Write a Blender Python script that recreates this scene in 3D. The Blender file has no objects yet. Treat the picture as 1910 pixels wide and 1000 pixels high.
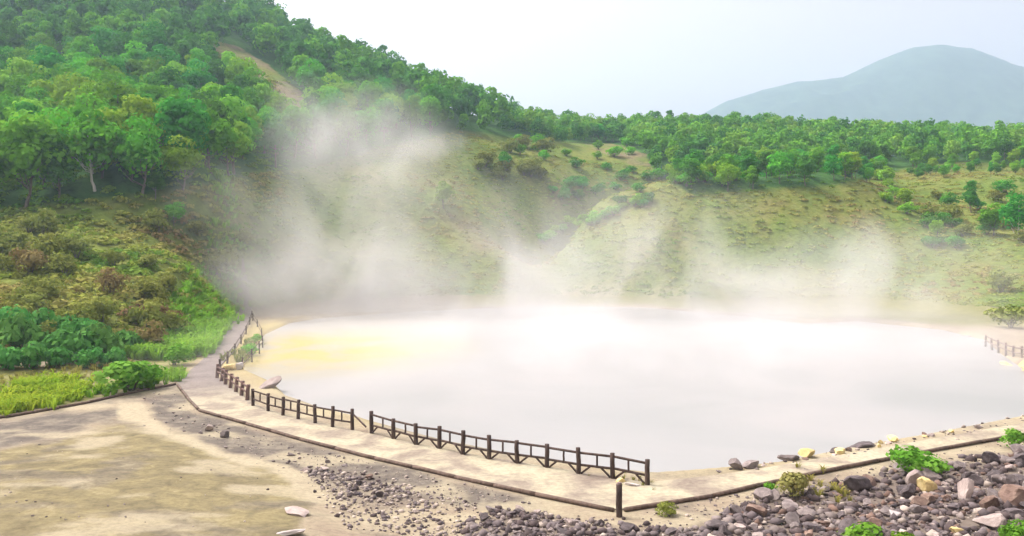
import bpy, bmesh, math, random
import numpy as np
from mathutils import Vector, Matrix

# ------------------------------------------------------------------ camera, world, sun, exposure
SC = bpy.context.scene
COL = SC.collection
W0, F0, HX, HY, CAMZ = 1910.0, 1500.0, 955.0, 460.0, 9.6      # photo width, focal length in its pixels, horizon, eye height
cam = bpy.data.cameras.new("camera"); camo = bpy.data.objects.new("camera", cam); COL.objects.link(camo)
camo.location = (0, 0, CAMZ); camo.rotation_euler = (math.radians(90), 0, 0)
cam.sensor_width = 36.0; cam.lens = F0 / W0 * 36.0; cam.shift_y = -40.0 / W0
cam.clip_start = 0.5; cam.clip_end = 6000
SC.camera = camo

SUN_EL, SUN_AZ = math.radians(56), math.radians(-62)        # azimuth clockwise from +Y
world = bpy.data.worlds.new("World"); SC.world = world; world.use_nodes = True
wn = world.node_tree; wn.nodes.clear()
sky = wn.nodes.new('ShaderNodeTexSky'); sky.sky_type = 'NISHITA'; sky.sun_disc = False
sky.sun_elevation = SUN_EL; sky.sun_rotation = SUN_AZ; sky.air_density = 1.0; sky.dust_density = 9.0; sky.ozone_density = 1.0
hs = wn.nodes.new('ShaderNodeHueSaturation'); hs.inputs['Saturation'].default_value = 0.10
bg = wn.nodes.new('ShaderNodeBackground'); bg.inputs['Strength'].default_value = 0.15
wo = wn.nodes.new('ShaderNodeOutputWorld')
wn.links.new(sky.outputs[0], hs.inputs['Color']); tm = wn.nodes.new('ShaderNodeMix'); tm.data_type = 'RGBA'; tm.blend_type = 'MULTIPLY'; tm.inputs[0].default_value = 1.0; tm.inputs[7].default_value = (1.155, 1.005, 0.985, 1)
wn.links.new(hs.outputs[0], tm.inputs[6]); wn.links.new(tm.outputs[2], bg.inputs['Color']); wn.links.new(bg.outputs[0], wo.inputs['Surface'])
sun = bpy.data.lights.new("sun", 'SUN'); sun.energy = 1.4; sun.angle = math.radians(14); sun.color = (1.0, 0.95, 0.87)
suno = bpy.data.objects.new("sun", sun); COL.objects.link(suno)
suno.rotation_euler = (math.radians(90) - SUN_EL, 0, -SUN_AZ + math.pi)
SC.view_settings.view_transform = 'Standard'; SC.view_settings.look = 'None'
SC.view_settings.exposure = 0.92; SC.view_settings.gamma = 1.0; SC.view_settings.use_curve_mapping = False
cy = SC.cycles
cy.max_bounces = 10; cy.diffuse_bounces = 3; cy.glossy_bounces = 2; cy.transmission_bounces = 3; cy.volume_bounces = 6
cy.transparent_max_bounces = 8; cy.volume_step_rate = 1.0; cy.volume_max_steps = 128; cy.use_denoising = True
cy.sample_clamp_indirect = 4.0

rng = np.random.default_rng(7); random.seed(7)

# ------------------------------------------------------------------ helpers
def tag(o, label=None, cat=None, group=None, kind=None):
    if label: o["label"] = label
    if cat: o["category"] = cat
    if group: o["group"] = group
    if kind: o["kind"] = kind
    return o
def link(name, me, parent=None):
    o = bpy.data.objects.new(name, me); COL.objects.link(o)
    if parent is not None: o.parent = parent
    return o
def empty(name, loc=(0, 0, 0), rz=0.0):
    o = link(name, None); o.location = loc; o.rotation_euler = (0, 0, rz); o.empty_display_size = 0.3
    return o
def mk_mesh(name, V, F, mat=None, col=None, smooth=False, attrs=None):
    """V (n,3), F (m,k) with k = 3 or 4; col (n,3) point colours; attrs {name: (n,)}"""
    V = np.asarray(V, dtype=np.float32); F = np.asarray(F, dtype=np.int32); k = F.shape[1]
    me = bpy.data.meshes.new(name)
    me.vertices.add(len(V)); me.vertices.foreach_set("co", V.ravel())
    me.loops.add(F.size); me.loops.foreach_set("vertex_index", F.ravel())
    me.polygons.add(len(F)); me.polygons.foreach_set("loop_start", np.arange(0, F.size, k, dtype=np.int32))
    if smooth: me.polygons.foreach_set("use_smooth", np.ones(len(F), dtype=bool))
    if col is not None:
        a = me.attributes.new("tint", 'FLOAT_COLOR', 'POINT')
        a.data.foreach_set("color", np.c_[col, np.ones(len(V))].astype(np.float32).ravel())
    for nme, v in (attrs or {}).items():
        a = me.attributes.new(nme, 'FLOAT', 'POINT'); a.data.foreach_set("value", np.asarray(v, dtype=np.float32))
    me.update(calc_edges=True)
    if mat: me.materials.append(mat)
    return me
_tab = np.random.default_rng(3).random((8, 256, 256))
def vnoise(x, y, seed=0):
    t = _tab[seed % 8]; xi = np.floor(x).astype(int); yi = np.floor(y).astype(int)
    fx = x - xi; fy = y - yi; fx = fx * fx * (3 - 2 * fx); fy = fy * fy * (3 - 2 * fy)
    a = t[xi % 256, yi % 256]; b = t[(xi + 1) % 256, yi % 256]; c = t[xi % 256, (yi + 1) % 256]; d = t[(xi + 1) % 256, (yi + 1) % 256]
    return (a * (1 - fx) + b * fx) * (1 - fy) + (c * (1 - fx) + d * fx) * fy
def fbm(x, y, scale, octv=4, seed=0):
    s = 0; amp = 1; tot = 0; f = 1 / scale
    for k in range(octv):
        s = s + amp * vnoise(x * f + 17.3 * k, y * f + 5.1 * k, seed + k); tot += amp; amp *= 0.5; f *= 2.03
    return s / tot - 0.5
def sstep(a, b, x):
    t = np.clip((x - a) / (b - a), 0, 1); return t * t * (3 - 2 * t)
def in_poly(px, py, poly):
    px = np.asarray(px, float); py = np.asarray(py, float); ins = np.zeros(px.shape, bool); n = len(poly)
    for i in range(n):
        x1, y1 = poly[i]; x2, y2 = poly[(i + 1) % n]
        if y1 == y2: continue
        c = ((y1 > py) != (y2 > py)) & (px < (x2 - x1) * (py - y1) / (y2 - y1) + x1); ins ^= c
    return ins
def seg_dist(x, y, pts, closed=False):
    d = np.full(np.shape(x), 1e9); n = len(pts)
    for i in range(n if closed else n - 1):
        ax, ay = pts[i][:2]; bx, by = pts[(i + 1) % n][:2]; dx, dy = bx - ax, by - ay; L = dx * dx + dy * dy + 1e-9
        t = np.clip(((x - ax) * dx + (y - ay) * dy) / L, 0, 1)
        d = np.minimum(d, np.hypot(x - ax - t * dx, y - ay - t * dy))
    return d
def ray(px, py, D): return ((px - HX) / F0 * D, D, CAMZ + (HY - py) / F0 * D)
def flat(px, py, z=0.0):
    D = (CAMZ - z) * F0 / (py - HY); return ((px - HX) / F0 * D, D)

# ------------------------------------------------------------------ terrain: surveyed points and a thin plate through them
LAKE_Z = -0.35
LAKE_PX = [(1215, 884), (1080, 868), (960, 848), (860, 830), (780, 808), (690, 784), (600, 760), (545, 740), (520, 716), (492, 703), (462, 690),
           (478, 655), (500, 624), (545, 603), (600, 594), (700, 587), (800, 580), (1000, 572), (1200, 574), (1400, 592), (1500, 604), (1600, 600),
           (1750, 615), (1830, 634), (1862, 662), (1910, 694), (2050, 712), (2250, 730), (2250, 756), (1910, 776), (1800, 796), (1700, 815), (1600, 832), (1500, 852), (1430, 866), (1330, 876)]
LAKE = [flat(a, b, LAKE_Z) for a, b in LAKE_PX]
S = []   # (px, py, D)
S += [(0, 420, 105), (200, 370, 115), (400, 350, 125), (0, 500, 90), (200, 500, 92), (350, 480, 100), (100, 570, 76), (250, 570, 80), (380, 545, 96), (430, 556, 114), (0, 590, 72),
      (470, 500, 122), (500, 430, 135), (540, 560, 128), (-200, 400, 105), (-200, 500, 85), (-500, 300, 130), (-200, 600, 66), (-500, 500, 80)]
S += [(450, 62, 300), (600, 122, 290), (700, 162, 280), (800, 200, 270), (900, 228, 260), (960, 246, 258), (300, -30, 320), (0, -150, 330), (-300, -200, 330), (-700, -200, 330), (200, 200, 190), (0, 200, 180), (0, 100, 230),
      (200, 80, 240), (0, 0, 280), (400, 200, 205), (550, 220, 210), (400, 100, 250), (-300, 200, 180), (-300, 0, 270), (100, 300, 140), (300, 290, 150), (470, 300, 160), (600, 290, 185), (700, 270, 195), (-600, 150, 190)]
S += [(600, 565, 134), (600, 450, 150), (600, 380, 165), (800, 560, 138), (800, 450, 160), (800, 330, 185), (900, 300, 205), (900, 380, 180), (880, 250, 235), (700, 340, 172),
      (1000, 478, 172), (1000, 558, 142), (1060, 440, 190), (1110, 412, 202), (1160, 360, 222), (1080, 385, 176), (1150, 368, 172), (940, 400, 172), (1210, 305, 240), (1050, 300, 232), (1040, 345, 210), (960, 420, 172)]
S += [(1200, 560, 136), (1180, 450, 150), (1200, 375, 165), (1300, 347, 170), (1400, 330, 175), (1550, 322, 178), (1650, 350, 176), (1400, 450, 150), (1550, 450, 150), (1400, 572, 132), (1600, 578, 128), (1700, 450, 152), (1700, 520, 138),
      (1300, 450, 150), (1900, 470, 140), (1850, 560, 118), (1920, 590, 108), (1900, 400, 165), (1800, 335, 195), (1900, 335, 195), (2100, 450, 140), (2300, 400, 150), (2100, 350, 190), (2100, 560, 110), (1750, 390, 172)]
S += [(1300, 362, 192), (1400, 352, 196), (1550, 345, 198), (1300, 328, 222), (1500, 318, 226), (1700, 312, 230), (1900, 300, 230), (1000, 255, 290), (1100, 252, 310), (1200, 251, 320), (1300, 250, 330), (1500, 268, 330), (1700, 266, 330), (1900, 264, 330), (2200, 247, 330), (2200, 300, 230)]
CP = [ray(*s) for s in S]
for y in (-30, 5, 20): CP += [(x, y, 0.3) for x in (-60, -25, 0, 25, 60)]
CP += [flat(a, b) + (0.0,) for a, b in [(330, 715), (375, 765), (700, 855), (965, 900), (1150, 950), (1500, 885), (1880, 815), (405, 700), (470, 750), (620, 797), (960, 865), (1207, 905), (1600, 845), (440, 600), (430, 640), (150, 690), (250, 680), (0, 780), (0, 700), (350, 640), (1900, 790), (2100, 770), (-200, 720)]]
for a, b, z in [(150, 900, .9), (60, 985, 1.1), (330, 940, .8), (430, 1000, .9), (-150, 900, 1.0), (60, 840, .45), (250, 820, .45), (1800, 960, .35), (1600, 960, .1), (2000, 900, .5), (800, 985, .1), (1200, 990, .1)]:
    CP.append(flat(a, b, z) + (z,))
CP += [(x + 2 * math.copysign(1, x - 12) * 0, y, -0.2) for x, y in LAKE[::2]]
CP += [(x, y, -0.4) for x, y in [(-10, 80), (10, 60), (25, 85), (45, 75), (10, 100), (30, 50)]]
CP += [(x, 520, 38.) for x in (-600, -250, 0, 250, 600)] + [(x, 900, 15.) for x in (-900, -400, 0, 400, 900)] + [(x, 2000, 0.) for x in (-1800, -600, 600, 1800)] + [(-350, 420, 120), (-150, 430, 100), (-300, 100, 70), (-500, 200, 100)]
CP = np.array(CP, float)
SCL = 100.0
def _phi(r2): return np.where(r2 > 0, 0.5 * r2 * np.log(r2 + 1e-12), 0)
_P = CP[:, :2] / SCL
_A = _phi(((_P[:, None] - _P[None]) ** 2).sum(-1)) + np.eye(len(_P)) * 2e-4
_Q = np.c_[np.ones(len(_P)), _P]
_M = np.block([[_A, _Q], [_Q.T, np.zeros((3, 3))]])
_w = np.linalg.solve(_M, np.r_[CP[:, 2], 0, 0, 0])
_TPATH = None
GUL = [ray(1000, 452, 173), ray(1060, 440, 186), ray(1130, 420, 200), ray(1210, 390, 212), ray(1270, 370, 218)]
GUL2 = [ray(860, 400, 168), ray(930, 425, 170), ray(1000, 452, 173), ray(1010, 520, 150)]
SHO = [ray(1040, 436, 164), ray(1110, 402, 167), ray(1200, 370, 169), ray(1290, 346, 172)]
def terr(x, y, detail=True):
    x = np.asarray(x, float); y = np.asarray(y, float); sh = x.shape; x = x.ravel(); y = y.ravel(); z = np.empty(len(x))
    for i in range(0, len(x), 20000):
        p = np.c_[x[i:i + 20000], y[i:i + 20000]] / SCL
        r2 = ((p[:, None] - _P[None]) ** 2).sum(-1)
        z[i:i + 20000] = _phi(r2) @ _w[:-3] + _w[-3] + p @ _w[-2:]
    d = seg_dist(x, y, LAKE, True); ins = in_poly(x, y, LAKE); sd = np.where(ins, -d, d)
    z = z - 7.0 * np.exp(-(seg_dist(x, y, GUL) / 9) ** 2) - 2.0 * np.exp(-(seg_dist(x, y, GUL2) / 5) ** 2) + 2.2 * np.exp(-(seg_dist(x, y, SHO) / 7) ** 2)
    z = np.maximum(z, -0.15)
    near = (y < 118) & (sd < 14)                                   # the shore is level
    z = np.where(near, z * sstep(2, 14, sd) * 1.0, z)
    if detail:
        hill = sstep(1.0, 6.0, z)
        z = z + hill * (fbm(x, y, 14, 5, 1) * 3.0 + (0.5 - np.abs(fbm(x + y * .15, y * .45, 9, 3, 5))) * 1.6 - .8) + hill * sstep(20, 60, z) * fbm(x, y, 60, 3, 4) * 8
        z = z + (1 - hill) * fbm(x, y, 2.5, 4, 2) * 0.10 * sstep(0, 1.2, _path_d(x, y))
    z = np.where(sd < 1.0, z + (-1.6 - z) * sstep(1.0, -1.2, sd), z)
    return z.reshape(sh)
# the path, as pairs of left and right edge pixels on level ground
PATH_L = [(452, 578), (440, 592), (424, 612), (405, 640), (385, 665), (352, 694), (330, 716), (350, 742), (375, 768), (460, 793), (560, 822), (700, 857), (850, 892), (1000, 925), (1152, 953), (1330, 926), (1500, 888), (1700, 848), (1890, 814), (2060, 790)]
PATH_R = [(470, 583), (466, 598), (455, 622), (443, 645), (424, 668), (406, 692), (408, 706), (440, 732), (478, 756), (540, 777), (630, 797), (740, 822), (860, 846), (1020, 872), (1205, 902), (1340, 888), (1440, 872), (1640, 838), (1850, 800), (2030, 772)]
_pl = [flat(*p) for p in PATH_L]; _pr = [flat(*p) for p in PATH_R]
_mid = [((a[0] + b[0]) / 2, (a[1] + b[1]) / 2) for a, b in zip(_pl, _pr)]
def _path_d(x, y): return np.maximum(seg_dist(x, y, _mid) - 1.6, 0)
def hit(px, py):
    D = np.arange(18, 420, 0.25); X, Y, Z = ray(px, py, D); t = terr(X, Y, False)
    i = np.argmax(Z < t)
    if not (Z < t).any(): i = len(D) - 1
    return (float(X[i]), float(Y[i]), float(terr(X[i:i + 1], Y[i:i + 1])[0]))
def zt(x, y): return float(terr(np.array([x]), np.array([y]))[0])
def proj(x, y, z): return HX + x / y * F0, HY - (z - CAMZ) / y * F0

# ------------------------------------------------------------------ materials
def nt(name):
    m = bpy.data.materials.new(name); m.use_nodes = True; n = m.node_tree; n.nodes.clear()
    out = n.nodes.new('ShaderNodeOutputMaterial'); return m, n, out
def node(n, typ, **kw):
    x = n.nodes.new(typ)
    for k, v in kw.items():
        if k in x.inputs.keys(): 
            x.inputs[k].default_value = v
        else: setattr(x, k, v)
    return x
def ramp(n, src, stops):
    r = n.nodes.new('ShaderNodeValToRGB'); e = r.color_ramp.elements
    while len(e) < len(stops): e.new(0.5)
    for el, (p, c) in zip(e, stops): el.position = p; el.color = tuple(c) + (1,) if len(c) == 3 else c
    n.links.new(src, r.inputs[0]); return r.outputs[0]
def mixc(n, fac, a, b, mode='MIX'):
    m = n.nodes.new('ShaderNodeMix'); m.data_type = 'RGBA'; m.blend_type = mode
    for s, v in ((m.inputs[0], fac), (m.inputs[6], a), (m.inputs[7], b)):
        if isinstance(v, (int, float)): s.default_value = v
        elif isinstance(v, tuple): s.default_value = tuple(v) + (1,) if len(v) == 3 else v
        else: n.links.new(v, s)
    return m.outputs[2]
def mth(n, op, a, b=None, c=None, clamp=False):
    m = n.nodes.new('ShaderNodeMath'); m.operation = op; m.use_clamp = clamp
    for i, v in enumerate((a, b, c)):
        if v is None: continue
        if isinstance(v, (int, float)): m.inputs[i].default_value = v
        else: n.links.new(v, m.inputs[i])
    return m.outputs[0]
def pos_noise(n, scale, detail=4, rough=0.55, dist=0.0, coord='Object', sc3=None):
    tc = n.nodes.new('ShaderNodeTexCoord'); src = tc.outputs[coord]
    if sc3:
        mp = n.nodes.new('ShaderNodeMapping'); mp.inputs['Scale'].default_value = sc3; n.links.new(src, mp.inputs[0]); src = mp.outputs[0]
    t = n.nodes.new('ShaderNodeTexNoise'); t.inputs['Scale'].default_value = scale; t.inputs['Detail'].default_value = detail
    t.inputs['Roughness'].default_value = rough; t.inputs['Distortion'].default_value = dist
    n.links.new(src, t.inputs['Vector']); return t.outputs['Fac']
def attr(n, name, typ='GEOMETRY', out='Fac'):
    a = n.nodes.new('ShaderNodeAttribute'); a.attribute_type = typ; a.attribute_name = name; return a.outputs[out]
def finish(n, out, color, rough=0.9, bump=None, bstr=0.3, bdist=0.05, spec=0.2):
    b = n.nodes.new('ShaderNodeBsdfPrincipled'); b.inputs['Roughness'].default_value = rough; b.inputs['Specular IOR Level'].default_value = spec
    if isinstance(color, tuple): b.inputs['Base Color'].default_value = color + (1,)
    else: n.links.new(color, b.inputs['Base Color'])
    if bump is not None:
        bp = n.nodes.new('ShaderNodeBump'); bp.inputs['Strength'].default_value = bstr; bp.inputs['Distance'].default_value = bdist
        n.links.new(bump, bp.inputs['Height']); n.links.new(bp.outputs[0], b.inputs['Normal'])
    n.links.new(b.outputs[0], out.inputs['Surface']); return b

def ground_mat():
    m, n, o = nt("volcanic_soil")
    n1 = pos_noise(n, 0.35, 6, 0.6, 0.4); n2 = pos_noise(n, 5.0, 8, 0.75); n3 = pos_noise(n, 0.9, 5, 0.6, 0.8)
    cream = ramp(n, n1, [(0.3, (0.36, 0.28, 0.22)), (0.5, (0.46, 0.385, 0.28)), (0.7, (0.52, 0.45, 0.33))])
    tan = ramp(n, n3, [(0.28, (0.205, 0.172, 0.105)), (0.46, (0.285, 0.242, 0.142)), (0.6, (0.365, 0.31, 0.17)), (0.72, (0.46, 0.395, 0.24))])
    grey = ramp(n, n3, [(0.3, (0.16, 0.138, 0.122)), (0.5, (0.225, 0.195, 0.168)), (0.7, (0.38, 0.335, 0.26))])
    grass = ramp(n, n3, [(0.3, (0.17, 0.20, 0.05)), (0.55, (0.30, 0.32, 0.07)), (0.72, (0.42, 0.38, 0.18))])
    c = mixc(n, attr(n, "tan"), cream, tan)
    c = mixc(n, attr(n, "grey"), c, grey)
    c = mixc(n, attr(n, "pale"), c, (0.56, 0.49, 0.35))
    c = mixc(n, attr(n, "grass"), c, grass)
    c = mixc(n, attr(n, "rubble"), c, (0.25, 0.205, 0.175))
    c = mixc(n, attr(n, "sulphur"), c, (0.56, 0.46, 0.20))
    sp = ramp(n, n2, [(0.3, (0.46, 0.46, 0.44)), (0.55, (0.68, 0.70, 0.67)), (0.8, (0.75, 0.76, 0.71))])
    c = mixc(n, 1.0, c, sp, 'MULTIPLY')
    finish(n, o, c, 0.95, n2, 0.5, 0.06, 0.1); return m
def hill_mat():
    m, n, o = nt("hillside_cover")
    n1 = pos_noise(n, 0.06, 6, 0.65, 0.3); n2 = pos_noise(n, 0.9, 5, 0.65)
    scrub = ramp(n, n1, [(0.3, (0.11, 0.19, 0.035)), (0.45, (0.155, 0.215, 0.045)), (0.58, (0.195, 0.22, 0.055)), (0.74, (0.205, 0.175, 0.065))])
    c = mixc(n, attr(n, "forest"), scrub, (0.06, 0.15, 0.035))
    c = mixc(n, attr(n, "scree"), c, (0.25, 0.20, 0.13))
    c = mixc(n, attr(n, "pale"), c, (0.52, 0.43, 0.31))
    sp = ramp(n, n2, [(0.3, (0.6, 0.62, 0.6)), (0.55, (1, 1, 1)), (0.8, (1.15, 1.12, 1.0))])
    c = mixc(n, 1.0, c, sp, 'MULTIPLY')
    finish(n, o, c, 0.95, n2, 0.8, 0.5, 0.05); return m
def path_mat():
    m, n, o = nt("trodden_gravel")
    n1 = pos_noise(n, 0.45, 5, 0.6, 0.5); n2 = pos_noise(n, 5.0, 5, 0.65)
    c = ramp(n, n1, [(0.32, (0.33, 0.27, 0.225)), (0.44, (0.45, 0.385, 0.31)), (0.54, (0.60, 0.54, 0.40)), (0.7, (0.64, 0.59, 0.45))])
    mv = ramp(n, n1, [(0.3, (0.27, 0.23, 0.22)), (0.7, (0.37, 0.32, 0.30))])
    c = mixc(n, attr(n, "mauve"), c, mv)
    sp = ramp(n, n2, [(0.3, (0.52, 0.53, 0.51)), (0.6, (0.70, 0.72, 0.69))])
    c = mixc(n, 1.0, c, sp, 'MULTIPLY')
    finish(n, o, c, 0.95, n2, 0.35, 0.03, 0.1); return m
def foliage_mat(name, dark, mid, lite, trans=0.3, rnd=0.5):
    m, n, o = nt(name)
    oi = n.nodes.new('ShaderNodeObjectInfo')
    t = attr(n, "shade")
    f = mth(n, 'ADD', mth(n, 'MULTIPLY', t, 1 - rnd), mth(n, 'MULTIPLY', oi.outputs['Random'], rnd), clamp=True)
    c = ramp(n, f, [(0.1, dark), (0.5, mid), (0.9, lite)])
    hsn = n.nodes.new('ShaderNodeHueSaturation'); n.links.new(c, hsn.inputs['Color'])
    n.links.new(mth(n, 'ADD', mth(n, 'MULTIPLY', oi.outputs['Random'], 0.05), 0.475), hsn.inputs['Hue'])
    leafy(n, o, hsn.outputs[0], trans); return m
def leafy(n, o, c, trans):
    d = n.nodes.new('ShaderNodeBsdfDiffuse'); tr = n.nodes.new('ShaderNodeBsdfTranslucent'); mx = n.nodes.new('ShaderNodeMixShader')
    n.links.new(c, d.inputs[0]); n.links.new(c, tr.inputs[0]); mx.inputs[0].default_value = trans
    n.links.new(d.outputs[0], mx.inputs[1]); n.links.new(tr.outputs[0], mx.inputs[2]); n.links.new(mx.outputs[0], o.inputs['Surface'])
def tint_mat(name, trans=0.25):
    m, n, o = nt(name); leafy(n, o, attr(n, "tint", out='Color'), trans); return m
def wood_mat(name, a, b):
    m, n, o = nt(name); f = pos_noise(n, 6, 5, 0.6, 0.3, sc3=(1, 1, 0.25))
    finish(n, o, ramp(n, f, [(0.3, a), (0.7, b)]), 0.85, f, 0.5, 0.02, 0.2); return m
def rock_mat(name, a, b, c3):
    m, n, o = nt(name); f = pos_noise(n, 1.3, 6, 0.65, 0.4)
    oi = n.nodes.new('ShaderNodeObjectInfo')
    c = ramp(n, f, [(0.3, a), (0.5, b), (0.72, c3)])
    hsn = n.nodes.new('ShaderNodeHueSaturation'); n.links.new(c, hsn.inputs['Color'])
    n.links.new(mth(n, 'ADD', mth(n, 'MULTIPLY', oi.outputs['Random'], 0.6), 0.75), hsn.inputs['Value'])
    f2 = pos_noise(n, 7, 5, 0.7)
    finish(n, o, hsn.outputs[0], 0.9, f2, 0.5, 0.06, 0.2); return m
def water_mat():
    m, n, o = nt("milky_hot_water")
    tc = n.nodes.new('ShaderNodeTexCoord')
    f = pos_noise(n, 0.07, 4, 0.5, 1.0); f2 = pos_noise(n, 2.2, 3, 0.5, sc3=(1, 0.5, 1))
    c = ramp(n, f, [(0.3, (0.265, 0.278, 0.27)), (0.5, (0.30, 0.308, 0.30)), (0.7, (0.33, 0.33, 0.32))])
    sp = n.nodes.new('ShaderNodeSeparateXYZ'); n.links.new(tc.outputs['Object'], sp.inputs[0])
    y_ = attr(n, "sulphur"); nn = pos_noise(n, 0.16, 5, 0.6, 1.2)
    k = mth(n, 'MULTIPLY', y_, ramp(n, nn, [(0.35, (0.25, 0.25, 0.25)), (0.6, (1, 1, 1))]))
    c = mixc(n, k, c, (0.43, 0.335, 0.06))
    b = finish(n, o, c, 0.35, f2, 0.12, 0.05, 0.3); return m

M_GROUND, M_HILL, M_PATH, M_WATER = ground_mat(), hill_mat(), path_mat(), water_mat()
M_TREE = foliage_mat("tree_leaves", (0.08, 0.26, 0.02), (0.15, 0.43, 0.03), (0.26, 0.57, 0.05))
M_DARKTREE = foliage_mat("dark_tree_leaves", (0.045, 0.18, 0.025), (0.085, 0.31, 0.035), (0.14, 0.43, 0.05))
M_BRIGHT = foliage_mat("bright_leaves", (0.16, 0.36, 0.025), (0.26, 0.50, 0.04), (0.36, 0.62, 0.07))
M_PLANT = foliage_mat("plant_leaves", (0.08, 0.20, 0.02), (0.14, 0.32, 0.035), (0.25, 0.43, 0.07))
M_BLUEGREEN = foliage_mat("blue_green_leaves", (0.06, 0.19, 0.04), (0.11, 0.32, 0.07), (0.22, 0.46, 0.11))
M_OLIVE = foliage_mat("olive_leaves", (0.14, 0.19, 0.035), (0.24, 0.29, 0.06), (0.36, 0.38, 0.10))
M_RUSSET = foliage_mat("russet_leaves", (0.18, 0.13, 0.06), (0.28, 0.23, 0.09), (0.33, 0.32, 0.11))
M_TINT = tint_mat("mixed_leaves"); M_GRASS = tint_mat("grass_blades", 0.35)
M_BARK = wood_mat("grey_bark", (0.12, 0.10, 0.08), (0.26, 0.23, 0.19)); M_PALEBARK = wood_mat("white_bark", (0.45, 0.43, 0.4), (0.7, 0.68, 0.64))
M_POST = wood_mat("weathered_dark_wood", (0.045, 0.033, 0.028), (0.12, 0.085, 0.07)); M_REDWOOD = wood_mat("reddish_worn_wood", (0.10, 0.06, 0.05), (0.22, 0.15, 0.13))
M_GREYWOOD = wood_mat("pinkish_grey_wood", (0.18, 0.14, 0.13), (0.32, 0.25, 0.23)); M_EDGE = wood_mat("edging_timber", (0.09, 0.065, 0.05), (0.19, 0.14, 0.11))
M_ROCKS = dict(dark=rock_mat("dark_purple_rock", (0.06, 0.05, 0.05), (0.105, 0.09, 0.09), (0.175, 0.15, 0.148)), grey=rock_mat("grey_rock", (0.12, 0.10, 0.098), (0.19, 0.165, 0.155), (0.30, 0.26, 0.245)),
               brown=rock_mat("brown_rock", (0.12, 0.08, 0.065), (0.20, 0.14, 0.11), (0.30, 0.23, 0.18)), pale=rock_mat("pale_pinkish_rock", (0.28, 0.23, 0.21), (0.38, 0.32, 0.29), (0.48, 0.42, 0.38)),
               yellow=rock_mat("yellow_sulphur_rock", (0.55, 0.42, 0.18), (0.70, 0.57, 0.26), (0.78, 0.66, 0.38)), white=rock_mat("white_rock", (0.45, 0.41, 0.40), (0.55, 0.51, 0.49), (0.6, 0.57, 0.54)))

# ------------------------------------------------------------------ ground and hillside: one polar sheet, cut along the foot of the slopes
FOREST_L = [(-900, 400), (0, 392), (250, 370), (400, 345), (470, 325), (560, 318), (640, 300), (700, 280), (780, 265), (850, 246), (960, 262), (1040, 268), (1180, 278), (1225, 325), (1290, 366), (1400, 358), (1550, 350), (1640, 330), (1690, 318), (1800, 306), (1900, 312), (2600, 320)]
SCREE = [(385, 75), (440, 85), (500, 120), (560, 170), (575, 200), (530, 205), (480, 165), (420, 120)]
SCREE2 = [(1090, 268), (1140, 268), (1205, 288), (1215, 308), (1180, 308), (1130, 288)]
def forest_mask(x, y, z, trees=False):
    px, py = proj(x, y, z); base = np.interp(px, [p[0] for p in FOREST_L], [p[1] for p in FOREST_L])
    if trees: base = base + fbm(x, y, 16, 3, 3) * 44 + np.where(px > 1690, 22, 0)
    f = sstep(0, 8, base - py) * (y > 95)
    bare = in_poly(px, py, SCREE) | in_poly(px, py, SCREE2)
    if trees: bare = bare | in_poly(px, py - 28, SCREE) | in_poly(px, py - 50, SCREE)
    return f * (1 - bare), bare
na, nr = 460, 520
th = np.radians(np.linspace(-62, 62, na)); rr = np.concatenate([np.geomspace(9, 420, nr - 40), np.geomspace(440, 2750, 40)])
R_, T_ = np.meshgrid(rr, th, indexing='ij')
GX = (R_ * np.sin(T_)).ravel(); GY = (R_ * np.cos(T_)).ravel() - 1.0
GZ = terr(GX, GY)
idx = np.arange(na * nr).reshape(nr, na)
QF = np.stack([idx[:-1, :-1], idx[:-1, 1:], idx[1:, 1:], idx[1:, :-1]], -1).reshape(-1, 4)[:, ::-1]
GPX, GPY = proj(GX, np.maximum(GY, 1), GZ)
jx = fbm(GX, GY, 1.6, 4, 5) * 30 + fbm(GX, GY, 6, 2, 1) * 60; jy = fbm(GX, GY, 1.3, 4, 6) * 16 + fbm(GX, GY, 5, 2, 2) * 26
def soft_poly(poly, w=8):
    px, py = GPX + jx, GPY + jy
    d = seg_dist(px, py, poly, True); return sstep(-w, w, np.where(in_poly(px, py, poly), d, -d)) * (GY < 60)
TAN = [(-400, 850), (0, 845), (120, 822), (215, 795), (285, 796), (350, 818), (450, 853), (520, 880), (560, 930), (560, 1010), (600, 1200), (-400, 1200)]
GREY = [(255, 738), (330, 728), (375, 772), (480, 805), (640, 845), (800, 888), (960, 925), (1000, 945), (860, 945), (740, 925), (640, 910), (560, 893), (450, 850), (350, 815), (300, 795)]
GREYL = [(-400, 800), (0, 792), (130, 772), (240, 752), (200, 785), (110, 815), (0, 838), (-400, 850)]
PALES = [(200, 748), (245, 745), (300, 797), (360, 815), (450, 848), (520, 873), (560, 890), (545, 905), (500, 885), (440, 862), (350, 828), (285, 805), (225, 785)]
RUB1 = [(1300, 1000), (1330, 970), (1420, 930), (1530, 915), (1650, 885), (1760, 862), (1960, 835), (2300, 830), (2300, 1200), (1200, 1200)]
RUB2 = [(860, 1010), (900, 965), (935, 948), (1000, 955), (1090, 972), (1180, 985), (1330, 985), (1330, 1100), (840, 1100)]
RUB3 = [(560, 885), (640, 880), (720, 905), (790, 925), (700, 950), (620, 925)]
GRASSP = [(-400, 690), (0, 690), (240, 672), (330, 640), (425, 560), (452, 580), (400, 640), (350, 690), (320, 712), (0, 778), (-400, 850)]
a_rub = np.maximum(np.maximum(soft_poly(RUB1), soft_poly(RUB2) * .9), soft_poly(RUB3) * .6)
a_grass = sstep(-8, 8, np.where(in_poly(GPX + jx, GPY + jy, GRASSP), 9, -9)) * (0.75 + 0.5 * fbm(GX, GY, 5, 3, 3)).clip(0, 1)
sulx, suly = flat(520, 650, 0)
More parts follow.
